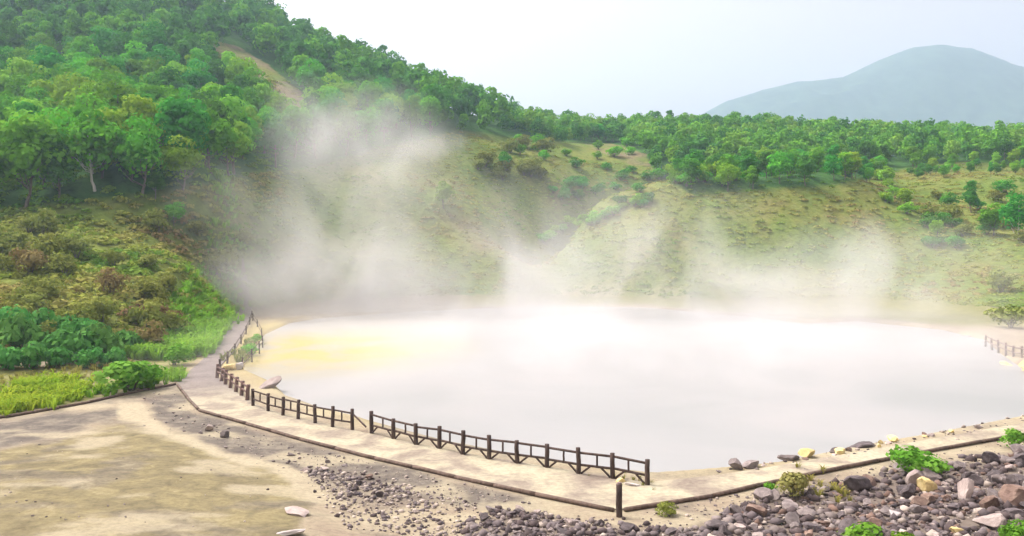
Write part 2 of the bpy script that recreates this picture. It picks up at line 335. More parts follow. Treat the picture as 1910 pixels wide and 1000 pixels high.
lk_d = seg_dist(GX, GY, LAKE, True)
a_grass = np.maximum(a_grass, .8 * sstep(92, 104, GY) * sstep(1, 4, lk_d) * sstep(-14, -2, GX))
a_sul = sstep(6, 1, lk_d) * sstep(38, 10, np.hypot(GX + 32, GY - 82)) * 0.9 + sstep(3, 0.3, lk_d) * 0.35 * sstep(-.1, .25, fbm(GX, GY, 5, 3, 2))
pn1 = fbm(GX, GY * 1.6, 3.2, 4, 0); pn2 = fbm(GX + 40, GY * 1.5, 2.2, 4, 4)
a_pale = soft_poly(PALES, 6) + .75 * sstep(.05, .2, pn1) * (GY < 55) + sstep(4, 0.5, lk_d) * 0.5 * (GY < 60)
fm, bare = forest_mask(GX, GY, GZ)
hill_v = (GZ > 1.2) & (GY > 62) | (GY > 145)
hf = hill_v[QF].any(1)
def sub_mesh(name, faces, mat, attrs):
    u, inv = np.unique(faces, return_inverse=True)
    return mk_mesh(name, np.c_[GX, GY, GZ][u], inv.reshape(faces.shape), mat, None, True, {k: np.asarray(v, float)[u] for k, v in attrs.items()})
tag(link("ground", sub_mesh("ground", QF[~hf], M_GROUND, dict(tan=soft_poly(TAN), grey=np.maximum(np.maximum(soft_poly(GREY), soft_poly(GREYL)), .55 * sstep(.04, .2, pn2) * (GY < 60) + .6 * sstep(1.9, .8, lk_d) * (GX < 12) * (GY < 50)).clip(0, 1), pale=a_pale.clip(0, 1), grass=a_grass, rubble=a_rub, sulphur=a_sul.clip(0, 1)))),
    "pale sandy volcanic soil around the steaming pond", "ground", kind="structure")
a_palefoot = sstep(7, 1, GZ) * sstep(20, 4, lk_d) * (GX > -30) * sstep(-.1, .15, fbm(GX, GY, 9, 3, 1)) * .4
tag(link("hillside", sub_mesh("hillside", QF[hf], M_HILL, dict(forest=fm, scree=bare * sstep(-.22, .12, fbm(GX, GY, 7, 4, 2)) * .85, pale=a_palefoot))), "olive scrubby hillsides rising behind the pond", "hillside", kind="structure")

# path
def lerp_path(k=6):
    out = []
    for (a, b), (c, d) in zip(zip(_pl[:-1], _pr[:-1]), zip(_pl[1:], _pr[1:])):
        for t in np.linspace(0, 1, k, endpoint=False):
            out.append(((a[0] + (c[0] - a[0]) * t, a[1] + (c[1] - a[1]) * t), (b[0] + (d[0] - b[0]) * t, b[1] + (d[1] - b[1]) * t)))
    out.append((_pl[-1], _pr[-1])); return out
LP = lerp_path(); nc = 12; PV = []; 
for a, b in LP:
    for s in np.linspace(0, 1, nc): PV.append((a[0] + (b[0] - a[0]) * s, a[1] + (b[1] - a[1]) * s))
PV = np.array(PV); pz = np.maximum(terr(PV[:, 0], PV[:, 1]), -0.05) + 0.05 + fbm(PV[:, 0], PV[:, 1], 1.5, 3, 3) * 0.03
pi_ = np.arange(len(PV)).reshape(-1, nc)
PF = np.stack([pi_[:-1, :-1], pi_[:-1, 1:], pi_[1:, 1:], pi_[1:, :-1]], -1).reshape(-1, 4)[:, ::-1]
mauve = sstep(47, 58, PV[:, 1]) * (PV[:, 0] < 0)
tag(link("path", mk_mesh("path", np.c_[PV, pz], PF, M_PATH, None, True, dict(mauve=mauve))), "pale gravel footpath running round the pond", "path", kind="structure")

# lake
gx, gy = np.meshgrid(np.linspace(-52, 120, 173), np.linspace(32, 150, 119)); gx = gx.ravel(); gy = gy.ravel()
wi = np.arange(len(gx)).reshape(119, 173); WF = np.stack([wi[:-1, :-1], wi[:-1, 1:], wi[1:, 1:], wi[1:, :-1]], -1).reshape(-1, 4)
keep_v = in_poly(gx, gy, LAKE) | (seg_dist(gx, gy, LAKE, True) < 2.2); WF = WF[keep_v[WF].all(1)]
sx, sy = flat(640, 650, LAKE_Z)
wsul = sstep(1.15, 0.25, np.hypot((gx - sx + 3) / 17, (gy - sy) / 20))
tag(link("water", mk_mesh("water", np.c_[gx, gy, np.full(len(gx), LAKE_Z)], WF, M_WATER, None, True, dict(sulphur=wsul))), "milky white hot spring pond with a yellow sulphur patch", "water", kind="structure")

# far mountain
mx, my = np.meshgrid(np.linspace(-100, 1750, 190), np.linspace(1130, 1860, 90)); mx = mx.ravel(); my = my.ravel()
prof = np.interp(mx, [-100, 150, 300, 345, 395, 470, 525, 600, 640, 680, 740, 785, 840, 900, 955, 1050, 1200, 1750], [0, 140, 236, 256, 286, 312, 325, 324, 342, 361, 384, 390, 381, 354, 341, 350, 300, 100])
mz = prof * np.exp(-((my - 1500) / 300) ** 2) + (fbm(mx, my, 120, 5, 2) * 34 + (.35 - np.abs(fbm(mx, my, 170, 4, 6)) * 2) * 40) * sstep(0, 120, prof) * sstep(0, 220, np.abs(my - 1500) + 50) - 8
mx, my, mz = mx * 1.5, my * 1.5, (mz - CAMZ) * 1.5 + CAMZ
mi = np.arange(len(mx)).reshape(90, 190); MF = np.stack([mi[:-1, :-1], mi[:-1, 1:], mi[1:, 1:], mi[1:, :-1]], -1).reshape(-1, 4)
mm, mn, mo = nt("far_forest"); f_ = pos_noise(mn, 0.03, 6, 0.6); finish(mn, mo, ramp(mn, f_, [(0.35, (0.03, 0.065, 0.045)), (0.65, (0.06, 0.11, 0.07))]), 0.95)
tag(link("mountain", mk_mesh("mountain", np.c_[mx, my, mz], MF, mm, None, True)), "distant rounded blue mountain beyond the forest", "mountain", kind="structure")

# ------------------------------------------------------------------ leaf geometry
def rnd_dirs(n, g=rng):
    v = g.normal(size=(n, 3)); return v / np.linalg.norm(v, axis=1, keepdims=True)
def leaf_quads(C, N, size, g=rng, aspect=0.65):
    n = len(C); a = np.cross(N, rnd_dirs(n, g)); a /= np.linalg.norm(a, axis=1, keepdims=True) + 1e-9; b = np.cross(N, a)
    s = np.asarray(size).reshape(-1, 1) * np.ones((n, 1))
    V = np.stack([C - a * s, C - b * s * aspect + N * s * .15, C + a * s, C + b * s * aspect + N * s * .15], 1).reshape(-1, 3)
    return V, np.arange(4 * n).reshape(-1, 4)
def crown_geo(g, H, Wd, nlobes, nleaf, base=0.25, leaf=0.3, pointy=0.0):
    """leaf clumps on lobes that fill a crown of height H and width Wd above z = base*H"""
    Cs, Ns, Sh = [], [], []
    c0 = H * (base + 1) / 2; hz = H * (1 - base) / 2
    lob = []
    for k in range(nlobes):
        d = rnd_dirs(1, g)[0]; d[2] = d[2] * .9 + .15; u = g.random() ** 0.45 * 0.78
        w = (1 - pointy * max(0, d[2] * u))
        lob.append((np.array([d[0] * u * Wd / 2 * w, d[1] * u * Wd / 2 * w, c0 + d[2] * u * hz]), (0.20 + 0.16 * g.random()) * Wd * (1 - .3 * pointy), g.random()))
    per = nleaf // nlobes
    for c, r, t in lob:
        d = rnd_dirs(per, g); d[:, 2] = np.where(g.random(per) < .6, np.abs(d[:, 2]), d[:, 2])
        rad = r * (0.72 + 0.34 * g.random(per)); 
        Cs.append(c + d * rad[:, None] * np.array([1, 1, .78])); nn = d + rnd_dirs(per, g) * .55; Ns.append(nn / np.linalg.norm(nn, axis=1, keepdims=True))
        Sh.append(np.clip(t * .7 + .3 * g.random(per), 0, 1))
    C = np.concatenate(Cs); N = np.concatenate(Ns); sh = np.concatenate(Sh)
    V, F = leaf_quads(C, N, leaf * (0.7 + .6 * g.random(len(C))), g)
    return V, F, np.repeat(sh, 4)
def tube_geo(pts, rads, seg=6):
    V, F = [], []; pts = [Vector(p) for p in pts]
    for i, p in enumerate(pts):
        t = (pts[min(i + 1, len(pts) - 1)] - pts[max(i - 1, 0)]).normalized(); u = t.orthogonal().normalized(); w = t.cross(u)
        for k in range(seg):
            a = 2 * math.pi * k / seg; V.append(tuple(p + (u * math.cos(a) + w * math.sin(a)) * rads[i]))
    for i in range(len(pts) - 1):
        for k in range(seg): F.append((i * seg + k, i * seg + (k + 1) % seg, (i + 1) * seg + (k + 1) % seg, (i + 1) * seg + k))
    return np.array(V), np.array(F)
def merge(parts):
    Vs, Fs, o = [], [], 0
    for V, F in parts: Vs.append(V); Fs.append(F + o); o += len(V)
    return np.concatenate(Vs), np.concatenate(Fs)
def trunk_geo(g, H, base, Wd, lean=0.06):
    tx, ty = g.normal() * lean * H, g.normal() * lean * H
    P = [(0, 0, -.6), (tx * .15, ty * .15, H * base * .5), (tx * .4, ty * .4, H * base), (tx * .7, ty * .7, H * .55), (tx, ty, H * .85)]
    parts = [tube_geo(P, [H * .022, H * .018, H * .015, H * .01, H * .004], 7)]
    for k in range(6):
        a = g.random() * 6.28; z0 = H * (base * .8 + .25 * g.random()); r = Wd * (.25 + .15 * g.random())
        b = Vector((tx * z0 / H, ty * z0 / H, z0)); e = b + Vector((math.cos(a) * r, math.sin(a) * r, H * (.12 + .18 * g.random()))); m_ = b.lerp(e, .5) + Vector((0, 0, -.05 * H))
        parts.append(tube_geo([b, m_, e], [H * .009, H * .006, H * .002], 5))
    return merge(parts)
VAR = []
TG = np.random.default_rng(11)
for k in range(9):
    g = TG; H = 11 + g.normal() * .8; Wd = 6.8 + g.normal() * .7; base = .04 + .12 * g.random(); nl = [16, 20, 24][k % 3]; pt = .6 if k % 4 == 3 else 0.1
    V, F, sh = crown_geo(g, H, Wd, nl, 2000, base, .36, pt)
    VAR.append(dict(H=H, V=V, F=F, sh=sh, trunk=mk_mesh("tree_trunk", *trunk_geo(g, H, base, Wd), M_BARK, None, True),
                    pale=None, crown={m.name: mk_mesh("tree_crown", V, F, m, None, False, dict(shade=sh)) for m in (M_TREE, M_DARKTREE, M_BRIGHT)}))
pale_trunk = [v["trunk"].copy() for v in VAR]
for pme in pale_trunk: pme.materials.clear(); pme.materials.append(M_PALEBARK)

def add_tree(x, y, z, s, k, mat, label, group=None, rz=None, pale=False, cat="tree", name="broadleaf_tree"):
    v = VAR[k % len(VAR)]; e = empty(name, (x, y, z - .1), rng.random() * 6.28 if rz is None else rz)
    e.scale = (s * (0.92 + .2 * rng.random()), s * (0.92 + .2 * rng.random()), s)
    tag(e, label, cat, group)
    link("trunk", pale_trunk[k % len(VAR)] if pale else v["trunk"], e); link("crown", v["crown"][mat.name], e); return e
# single trees that stand out
used = []
def lone(px, py, hpx, k, mat, label, name="broadleaf_tree", pale=False, cat="tree", group=None):
    x, y, z = hit(px, py); s = hpx / F0 * y / VAR[k % 9]["H"]; add_tree(x, y, z, s, k, mat, label, group, None, pale, cat, name); used.append((x, y, 3.2 * s))
lone(325, 418, 48, 0, M_TREE, "small round green tree alone on the olive slope left of the steam", "small_tree")
lone(828, 392, 52, 1, M_BRIGHT, "small yellow-green tree alone on the brown slope above the gully", "small_tree")
lone(1747, 450, 42, 4, M_BRIGHT, "small bright green tree alone on the grassy slope at right", "small_tree")
lone(1398, 346, 34, 2, M_TREE, "small dark green tree on top of the grassy knoll", "small_tree")
lone(1812, 400, 62, 5, M_DARKTREE, "dull green spreading tree above the bare terrace at right", "small_tree")
lone(1852, 440, 66, 6, M_TREE, "bushy green tree low on the right slope beside pale trunks", "small_tree")
lone(1900, 455, 90, 8, M_DARKTREE, "dark tree with thin pale trunks at the far right edge of the slope", pale=True)
lone(942, 322, 48, 7, M_DARKTREE, "grey-green tree at the head of the gully under the steam", "small_tree")
lone(1655, 345, 40, 1, M_BRIGHT, "yellow-green bushy tree at the right shoulder of the grassy knoll", "small_tree")
lone(1690, 385, 36, 2, M_BRIGHT, "lower of the yellow-green bushy trees running down right of the knoll", "small_tree")
lone(1640, 318, 38, 3, M_TREE, "upright green tree where the knoll meets the forest belt", "small_tree")
for q_ in range(6): lone(1092 + 13 * q_, 257, 34, q_, M_DARKTREE, "small dark tree in the low saddle where the ridges meet", "small_tree", group="small dark trees in the saddle")
lone(428, 330, 132, 3, M_BRIGHT, "tall pointed light green tree at the lower right corner of the left forest")
lone(340, 352, 105, 0, M_BRIGHT, "bright green low-branching tree at the foot of the left forest")
lone(178, 352, 150, 1, M_TREE, "tall round-topped green tree with visible pale trunks at the forest foot", pale=True)
lone(48, 380, 170, 2, M_TREE, "large green tree filling the left edge at the forest foot")
lone(245, 335, 85, 4, M_TREE, "mid-sized bushy tree between the two tallest at the forest foot")
lone(366, 165, 70, 8, M_BRIGHT, "light green tree with a leaning white trunk beside the bare strip", pale=True)
lone(110, 372, 120, 5, M_DARKTREE, "darker tree tucked behind the large tree at the left edge")
lone(290, 362, 60, 7, M_DARKTREE, "short dark tree in the shade gap at the forest foot")

# the forest: every tree nearest to us is a tree of its own
cand = []
pts = np.zeros((0, 3)); G2 = np.random.default_rng(21)
tx = G2.uniform(-260, 260, 60000); ty = G2.uniform(95, 345, 60000); tz = terr(tx, ty)
tf, _b = forest_mask(tx, ty, tz, True); px, py = proj(tx, ty, tz)
ok = (tf > .5) & (px > -160) & (px < 2080) & (py > -60)
tx, ty, tz, px, py = (a[ok] for a in (tx, ty, tz, px, py))
keep = []; cell = {}
for i in range(len(tx)):
    dmin = 4.6 + 0.006 * ty[i]
    if px[i] > 940: dmin = 3.9
    cx, cyy = int(tx[i] // 6), int(ty[i] // 6); bad = False
    for ux in (cx - 1, cx, cx + 1):
        for uy in (cyy - 1, cyy, cyy + 1):
            for j in cell.get((ux, uy), ()):
                if (tx[i] - tx[j]) ** 2 + (ty[i] - ty[j]) ** 2 < dmin * dmin: bad = True
    if bad or any((tx[i] - a) ** 2 + (ty[i] - b) ** 2 < r * r for a, b, r in used): continue
    cell.setdefault((cx, cyy), []).append(i); keep.append(i)
keep = np.array(keep)
# which of them can be seen: a sight line to the crown's upper part against the terrain and nearer crowns' height
seen = []
for i in keep:
    t = np.linspace(.3, .985, 60); zz = terr(tx[i] * t, ty[i] * t, False)
    top = tz[i] + 9.5; line = CAMZ + (top - CAMZ) * t
    seen.append(((line - zz) > 0).all() and -40 < px[i] < 1950)
seen = np.array(seen); order = keep[np.argsort(ty[keep] + np.where(seen, 0, 1000))]
n_ind = 280; far_parts, far_sh = [], []
ridge_top = lambda x, y, z: zt(x * 1.06, y * 1.06) < z - 1
for q, i in enumerate(order):
    x, y, z = tx[i], ty[i], tz[i]; s = (0.80 + 0.45 * G2.random()) * (0.9 if px[i] > 940 else 1.0); k = int(G2.integers(0, 9)); u = G2.random()
    mat = M_BRIGHT if u < .22 else (M_DARKTREE if u > .70 else M_TREE)
    if px[i] < 940 and y > 215: mat = M_DARKTREE if u > .35 else M_TREE; s *= 1.0
    if px[i] > 940: s *= .74
    if px[i] > 1215 and y < 222: s *= .74
    bl = np.interp(px[i], [p[0] for p in FOREST_L], [p[1] for p in FOREST_L]); s *= .55 + .45 * float(sstep(-14, 10, bl - py[i]))
    if q < n_ind:
        if px[i] < 940:
            lab, grp = ("light green bushy tree in the dense forest on the left mountainside" if mat is M_BRIGHT else "dark green tree in the dense forest on the left mountainside" if mat is M_DARKTREE else "mid green broadleaf tree in the dense forest on the left mountainside"), None
            grp = {M_BRIGHT.name: "light green trees of the left mountainside", M_DARKTREE.name: "dark trees of the left mountainside", M_TREE.name: "mid green trees of the left mountainside"}[mat.name]
        else:
            lab = {M_BRIGHT.name: "light green tree in the forest belt behind the grassy knoll", M_DARKTREE.name: "dark green tree in the forest belt behind the grassy knoll", M_TREE.name: "mid green tree in the forest belt behind the grassy knoll"}[mat.name]
            grp = {M_BRIGHT.name: "light trees of the forest belt", M_DARKTREE.name: "dark trees of the forest belt", M_TREE.name: "mid green trees of the forest belt"}[mat.name]
        add_tree(x, y, z, s, k, mat, lab, grp)
    elif seen[np.searchsorted(keep, i)] or G2.random() < .5:
        v = VAR[k]; nq = len(v["F"]); pick = G2.permutation(nq)[:520]; a = G2.random() * 6.28; ca, sa = math.cos(a), math.sin(a)
        Q = v["V"].reshape(-1, 4, 3)[pick]; cc = Q.mean(1, keepdims=True); Q = (cc + (Q - cc) * 1.75).reshape(-1, 3)
        P = np.c_[Q[:, 0] * ca - Q[:, 1] * sa, Q[:, 0] * sa + Q[:, 1] * ca, Q[:, 2]] * s + (x, y, z)
        cpal = {M_BRIGHT.name: ((.15, .34, .03), (.30, .54, .07)), M_DARKTREE.name: ((.05, .18, .03), (.13, .39, .05)), M_TREE.name: ((.09, .27, .025), (.22, .52, .05))}[mat.name]
        shv = v["sh"].reshape(-1, 4)[pick].ravel()[:, None]; far_sh.append(np.array(cpal[0]) * (1 - shv) + np.array(cpal[1]) * shv)
        far_parts.append((P, np.arange(len(P)).reshape(-1, 4)))
V, F = merge(far_parts)
tag(link("forest", mk_mesh("forest", V, F, M_TINT, np.concatenate(far_sh))), "far dense green forest along the ridge tops", "forest", kind="stuff")
print("trees kept", len(keep), "seen", int(seen.sum()), "far", len(far_parts))

# ------------------------------------------------------------------ scrub on the slopes
def clump_geo(g, n=34):
    d = rnd_dirs(n, g); d[:, 2] = np.abs(d[:, 2]); C = d * (0.55 + .45 * g.random((n, 1))) * np.array([1, 1, .8]); nn = d + rnd_dirs(n, g) * .6; nn /= np.linalg.norm(nn, axis=1, keepdims=True)
    return leaf_quads(C, nn, .20 + .16 * g.random(n), g)
CL = [clump_geo(TG) for _ in range(10)]
sx_ = G2.uniform(-190, 190, 90000); sy_ = G2.uniform(62, 240, 90000)
w = 1 / (sy_ / 62) ** .8; okk = (G2.random(90000) < w); sx_, sy_ = sx_[okk], sy_[okk]
sz_ = terr(sx_, sy_); spx, spy = proj(sx_, sy_, sz_); sf, sb = forest_mask(sx_, sy_, sz_)
okk = (sz_ > 1.0) & ((sf < .4) | (G2.random(len(sf)) < .35) & (sy_ < 215)) & (~sb | (G2.random(len(sb)) < .5)) & (spx > -250) & (spx < 2150) & (spy < 700)
okk &= G2.random(len(sx_)) < np.where(spx < 520, .95, .85) * (1 + 1.6 * fbm(sx_, sy_, 9, 3, 6))
sx_, sy_, sz_, spx, spy, sf = (a[okk] for a in (sx_, sy_, sz_, spx, spy, sf))
parts, cols = [], []
tone = fbm(sx_, sy_, 16, 4, 3) + .25 * (G2.random(len(sx_)) - .5)
pal = np.array([(0.13, 0.29, 0.04), (0.22, 0.34, 0.05), (0.32, 0.36, 0.075), (0.35, 0.33, 0.10), (0.33, 0.25, 0.11)])
ti = np.clip((tone + .35) / .7 * 4, 0, 3.999)
cb = pal[ti.astype(int)] * (1 - (ti % 1)[:, None]) + pal[np.minimum(ti.astype(int) + 1, 4)] * (ti % 1)[:, None]
rs = (0.55 + .7 * G2.random(len(sx_))) * np.where(spx < 520, 1.0, .75); fl_ = np.where(spx < 520, .8, .55)
nf_ = (sf > .02)[:, None]; cb = np.where(nf_, cb * np.array([.62, .95, .6]), cb)
for i in range(len(sx_)):
    Vc, Fc = CL[i % 10]; a = G2.random() * 6.28; ca, sa = math.cos(a), math.sin(a)
    parts.append((np.c_[Vc[:, 0] * ca - Vc[:, 1] * sa, Vc[:, 0] * sa + Vc[:, 1] * ca, Vc[:, 2] * fl_[i]] * rs[i] + (sx_[i], sy_[i], sz_[i] - .1), Fc))
    cols.append(np.repeat(cb[i:i + 1] * (0.8 + .4 * G2.random((len(Fc), 1))), 4, 0))
V, F = merge(parts)
tag(link("scrub", mk_mesh("scrub", V, F, M_TINT, np.concatenate(cols))), "low olive and brown scrub covering the slopes", "scrub", kind="stuff")
print("scrub clumps", len(parts))

# ------------------------------------------------------------------ shrubs and leafy plants, each its own
def bush_variant(g, H, Wd, nl, n, leaf, mat, aspect=.65):
    V, F, sh = crown_geo(g, H, Wd, nl, n, .05, leaf); return V, F, sh
BV = [bush_variant(TG, 2.2, 3.0, 9, 700, .17, None) for _ in range(5)]
BIGLEAF = [bush_variant(TG, 1.6, 2.6, 9, 480, .21, None) for _ in range(3)]
_bc = {}
def bush_mesh(kind, k, mat):
    key = (kind, k, mat.name)
    if key not in _bc:
        V, F, sh = (BV if kind == 's' else BIGLEAF)[k]; _bc[key] = mk_mesh("bush_foliage", V, F, mat, None, False, dict(shade=sh))
    return _bc[key]
st_mesh = mk_mesh("bush_stems", *merge([tube_geo([(0, 0, -.3), (.25 * math.cos(a), .25 * math.sin(a), .6), (.7 * math.cos(a), .7 * math.sin(a), 1.25)], [.05, .035, .012], 5) for a in (0.3, 1.5, 2.7, 3.9, 5.2)]), M_BARK, None, True)
def bush(px, py, wpx, kind, k, mat, label, group=None, hs_=1.0, name="shrub", cat="shrub"):
    x, y, z = hit(px, py); s = wpx / F0 * y / 3.2
    e = empty(name, (x, y, z - (.05 if kind == 's' else .5 * s)), rng.random() * 6.28); e.scale = (s, s, s * hs_); tag(e, label, cat, group)
    link("foliage", bush_mesh(kind, k, mat), e); link("stems", st_mesh, e); return e
for a in [(40, 655, 100, 0), (95, 668, 80, 1), (140, 672, 95, 2), (190, 668, 95, 0), (228, 655, 70, 1), (20, 625, 90, 2), (85, 625, 75, 0), (160, 640, 80, 1), (10, 690, 70, 2), (60, 688, 74, 0), (115, 684, 66, 1), (165, 686, 60, 2), (212, 684, 54, 0), (130, 640, 80, 2), (45, 628, 80, 1)]:
    bush(a[0], a[1], a[2], 'l', a[3], M_BLUEGREEN, "dark blue-green big-leaved bush in the row at the foot of the left slope", "big-leaved bushes at the foot of the left slope", 1.3, "leafy_bush", "bush")
for i in range(46):
    px_ = G2.uniform(0, 460); py_ = G2.uniform(430, 625) if i % 3 else G2.uniform(560, 640)
    if py_ > 560 and px_ > 330: continue
    u = G2.random(); mt = M_RUSSET if u < .14 else M_OLIVE
    bush(px_, py_, G2.uniform(45, 85), 's', int(G2.integers(0, 5)), mt, "brownish russet shrub in the scrub on the left slope" if mt is M_RUSSET else "olive green shrub in the scrub on the left slope",
         "russet shrubs on the left slope" if mt is M_RUSSET else "olive shrubs on the left slope", G2.uniform(.7, 1.1))
bush(245, 728, 135, 's', 1, M_PLANT, "vivid green leafy bush beside the timber edging near the path junction", None, .62, "leafy_bush", "bush")
bush(325, 682, 62, 's', 2, M_PLANT, "small round bright green bush left of the mauve path", None, .8, "leafy_bush", "bush")
bush(280, 655, 70, 's', 3, M_RUSSET, "brown-green bush between the big-leaved bushes and bright grass", None, 1.0, "leafy_bush", "bush")
bush(1712, 890, 115, 's', 0, M_PLANT, "wide low green bush growing over the edging on the right rubble", None, .62, "leafy_bush", "bush")
bush(1478, 925, 78, 's', 1, M_RUSSET, "brownish plant with few green leaves at the top of the rubble", None, .9, "leafy_bush", "bush")
bush(1438, 915, 34, 'l', 2, M_PLANT, "small light green seedling left of the brownish plant by the edging", None, .9, "leafy_bush", "bush")
bush(1895, 838, 62, 's', 4, M_PLANT, "green bush beyond the edging at the right end of the path", None, .8, "leafy_bush", "bush")
bush(1246, 965, 44, 's', 2, M_OLIVE, "small olive tuft beside the lone wooden post", None, .8, "leafy_bush", "bush")
bush(1615, 1010, 95, 'l', 0, M_PLANT, "vivid green big-leaved plant among rocks at bottom of the rubble", None, .7, "leafy_plant", "plant")
bush(1690, 1012, 70, 'l', 1, M_PLANT, "smaller vivid green plant right beside the big-leaved one among rocks", None, .75, "leafy_plant", "plant")
bush(1893, 1008, 80, 'l', 2, M_PLANT, "vivid green plant among brown rocks in the bottom right corner", None, .95, "leafy_plant", "plant")
bush(1868, 545, 60, 's', 3, M_OLIVE, "grey-green bush above the far right shore", None, .9)
bush(1885, 612, 75, 's', 0, M_OLIVE, "yellow-green bush overhanging the pale fence on the right shore", None, .8)
bush(465, 662, 34, 's', 2, M_TREE, "small green bush between the two railings by the pond's left end", None, .8)
bush(478, 640, 28, 's', 4, M_TREE, "upper green bush beside the outer railing at the pond's left end", None, .8)

for q in range(16):
    t = q / 15; bush(1010 + 205 * t + G2.normal() * 5, 446 - 74 * t + G2.normal() * 4, G2.uniform(22, 36), 's', q % 5, M_BRIGHT if q % 3 else M_TREE, "light green shrub in the row along the lip of the gully" if q % 3 else "deeper green shrub in the row along the lip of the gully", "light shrubs along the gully lip" if q % 3 else "deeper green shrubs along the gully lip", .8)
for q in range(14):
    t = q / 13; bush(1235 + 130 * t + G2.normal() * 6, 338 - 4 * t + G2.normal() * 6, G2.uniform(26, 42), 's', q % 5, M_BRIGHT if q % 2 else M_TREE, "bright green shrub at the forest edge on the knoll's left top" if q % 2 else "mid green shrub at the forest edge on the knoll's left top", "bright shrubs on the knoll's top" if q % 2 else "mid green shrubs on the knoll's top", 1.0)
for q in range(12):
    t = q / 11; bush(1640 + 75 * t + G2.normal() * 14, 330 + 80 * t + G2.normal() * 8, G2.uniform(24, 38), 's', q % 5, M_BRIGHT, "yellow-green shrub running down the right flank of the knoll", "shrubs down the knoll's right flank", .9)
for q in range(22):
    bush(G2.uniform(1030, 1210), G2.uniform(300, 400), G2.uniform(22, 34), 's', q % 5, M_DARKTREE, "dull green shrub on the shaded far side of the gully", "dull shrubs on the gully's far side", .8)
for q in range(20):
    bush(G2.uniform(1730, 1910), G2.uniform(330, 470), G2.uniform(26, 44), 's', q % 5, M_OLIVE if q % 2 else M_DARKTREE, "olive shrub scattered on the right slope below the forest" if q % 2 else "dark green shrub scattered on the right slope below the forest", "olive shrubs on the right slope" if q % 2 else "dark shrubs on the right slope", .8)
for q in range(12):
    bush(G2.uniform(880, 1030), G2.uniform(265, 345), G2.uniform(34, 52), 's', q % 5, M_OLIVE, "grey-green bush on the brown slope left of the gully's head", "grey-green bushes left of the gully's head", .8)
for q in range(16):
    bush(G2.uniform(960, 1215), G2.uniform(255, 300), G2.uniform(20, 34), 's', q % 5, M_TREE, "mid green bush on the upper slope below the saddle", "mid green bushes below the saddle", .9)
# ------------------------------------------------------------------ grass
def tuft_geo(g, n=16):
    V, F = [], []
    for k in range(n):
        a = g.random() * 6.28; r = .25 * g.random(); b = np.array([math.cos(a) * r, math.sin(a) * r, 0]); a2 = a + g.normal() * .6; L = .7 + .5 * g.random(); out = .5 + .4 * g.random()
        d = np.array([math.cos(a2), math.sin(a2), 0]); s = np.array([-d[1], d[0], 0]) * .045
        m1 = b + d * out * .3 * L + np.array([0, 0, .62 * L]); m2 = b + d * out * .85 * L + np.array([0, 0, .72 * L])
        o = len(V); V += [b - s, b + s, m1 + s, m1 - s, m2 + s * .3, m2 - s * .3]; F += [(o, o + 1, o + 2, o + 3), (o + 3, o + 2, o + 4, o + 5)]
    return np.array(V), np.array(F)
TU = [tuft_geo(TG) for _ in range(8)]
parts, cols = [], []
def grass_patch(poly, n, c0, c1, s0, s1):
    xs = [p[0] for p in poly]; ys = [p[1] for p in poly]; k = 0
    while k < n:
        a, b = G2.uniform(min(xs), max(xs)), G2.uniform(min(ys), max(ys))
        if not in_poly(np.array([a]), np.array([b]), poly)[0]: continue
        k += 1; x, y = flat(a, b); z = zt(x, y); V, F = TU[k % 8]; s = G2.uniform(s0, s1); t = np.clip(G2.random() * .6 + fbm(np.array([x]), np.array([y]), 3)[0] + .2, 0, 1); an = G2.random() * 6.28
        ca, sa = math.cos(an), math.sin(an)
        x += G2.normal() * .5; y += G2.normal() * .9; z = zt(x, y); s *= .7 + .5 * G2.random()
        parts.append((np.c_[V[:, 0] * ca - V[:, 1] * sa, V[:, 0] * sa + V[:, 1] * ca, V[:, 2]] * s + (x, y, z - .03), F)); cols.append(np.repeat((np.array(c0) * (1 - t) + np.array(c1) * t)[None], len(V), 0) * (.85 + .3 * G2.random()))
grass_patch([(240, 672), (330, 620), (420, 560), (445, 582), (405, 632), (372, 665), (300, 668)], 1500, (.17, .40, .03), (.33, .55, .07), .8, 1.4)
grass_patch([(0, 728), (80, 705), (160, 715), (150, 742), (60, 762), (0, 774)], 420, (.20, .38, .03), (.42, .50, .05), .5, .9)
grass_patch([(0, 700), (120, 690), (260, 676), (200, 700), (60, 716), (0, 728)], 160, (.22, .24, .06), (.38, .36, .10), .3, .6)
grass_patch([(190, 726), (330, 690), (345, 705), (300, 718), (200, 738)], 130, (.14, .32, .03), (.24, .42, .05), .4, .8)
grass_patch([(440, 665), (480, 625), (485, 645), (455, 680)], 60, (.14, .2, .04), (.24, .28, .07), .4, .8)
grass_patch([(1500, 905), (1560, 893), (1545, 906), (1510, 918)], 30, (.2, .2, .05), (.34, .32, .08), .25, .4)
grass_patch([(1150, 890), (1210, 900), (1190, 908), (1140, 900)], 14, (.2, .2, .05), (.34, .32, .08), .15, .3)
V, F = merge(parts)
tag(link("grass", mk_mesh("grass", V, F, M_GRASS, np.concatenate(cols))), "bright green and yellow grass beside the path", "grass", kind="stuff")

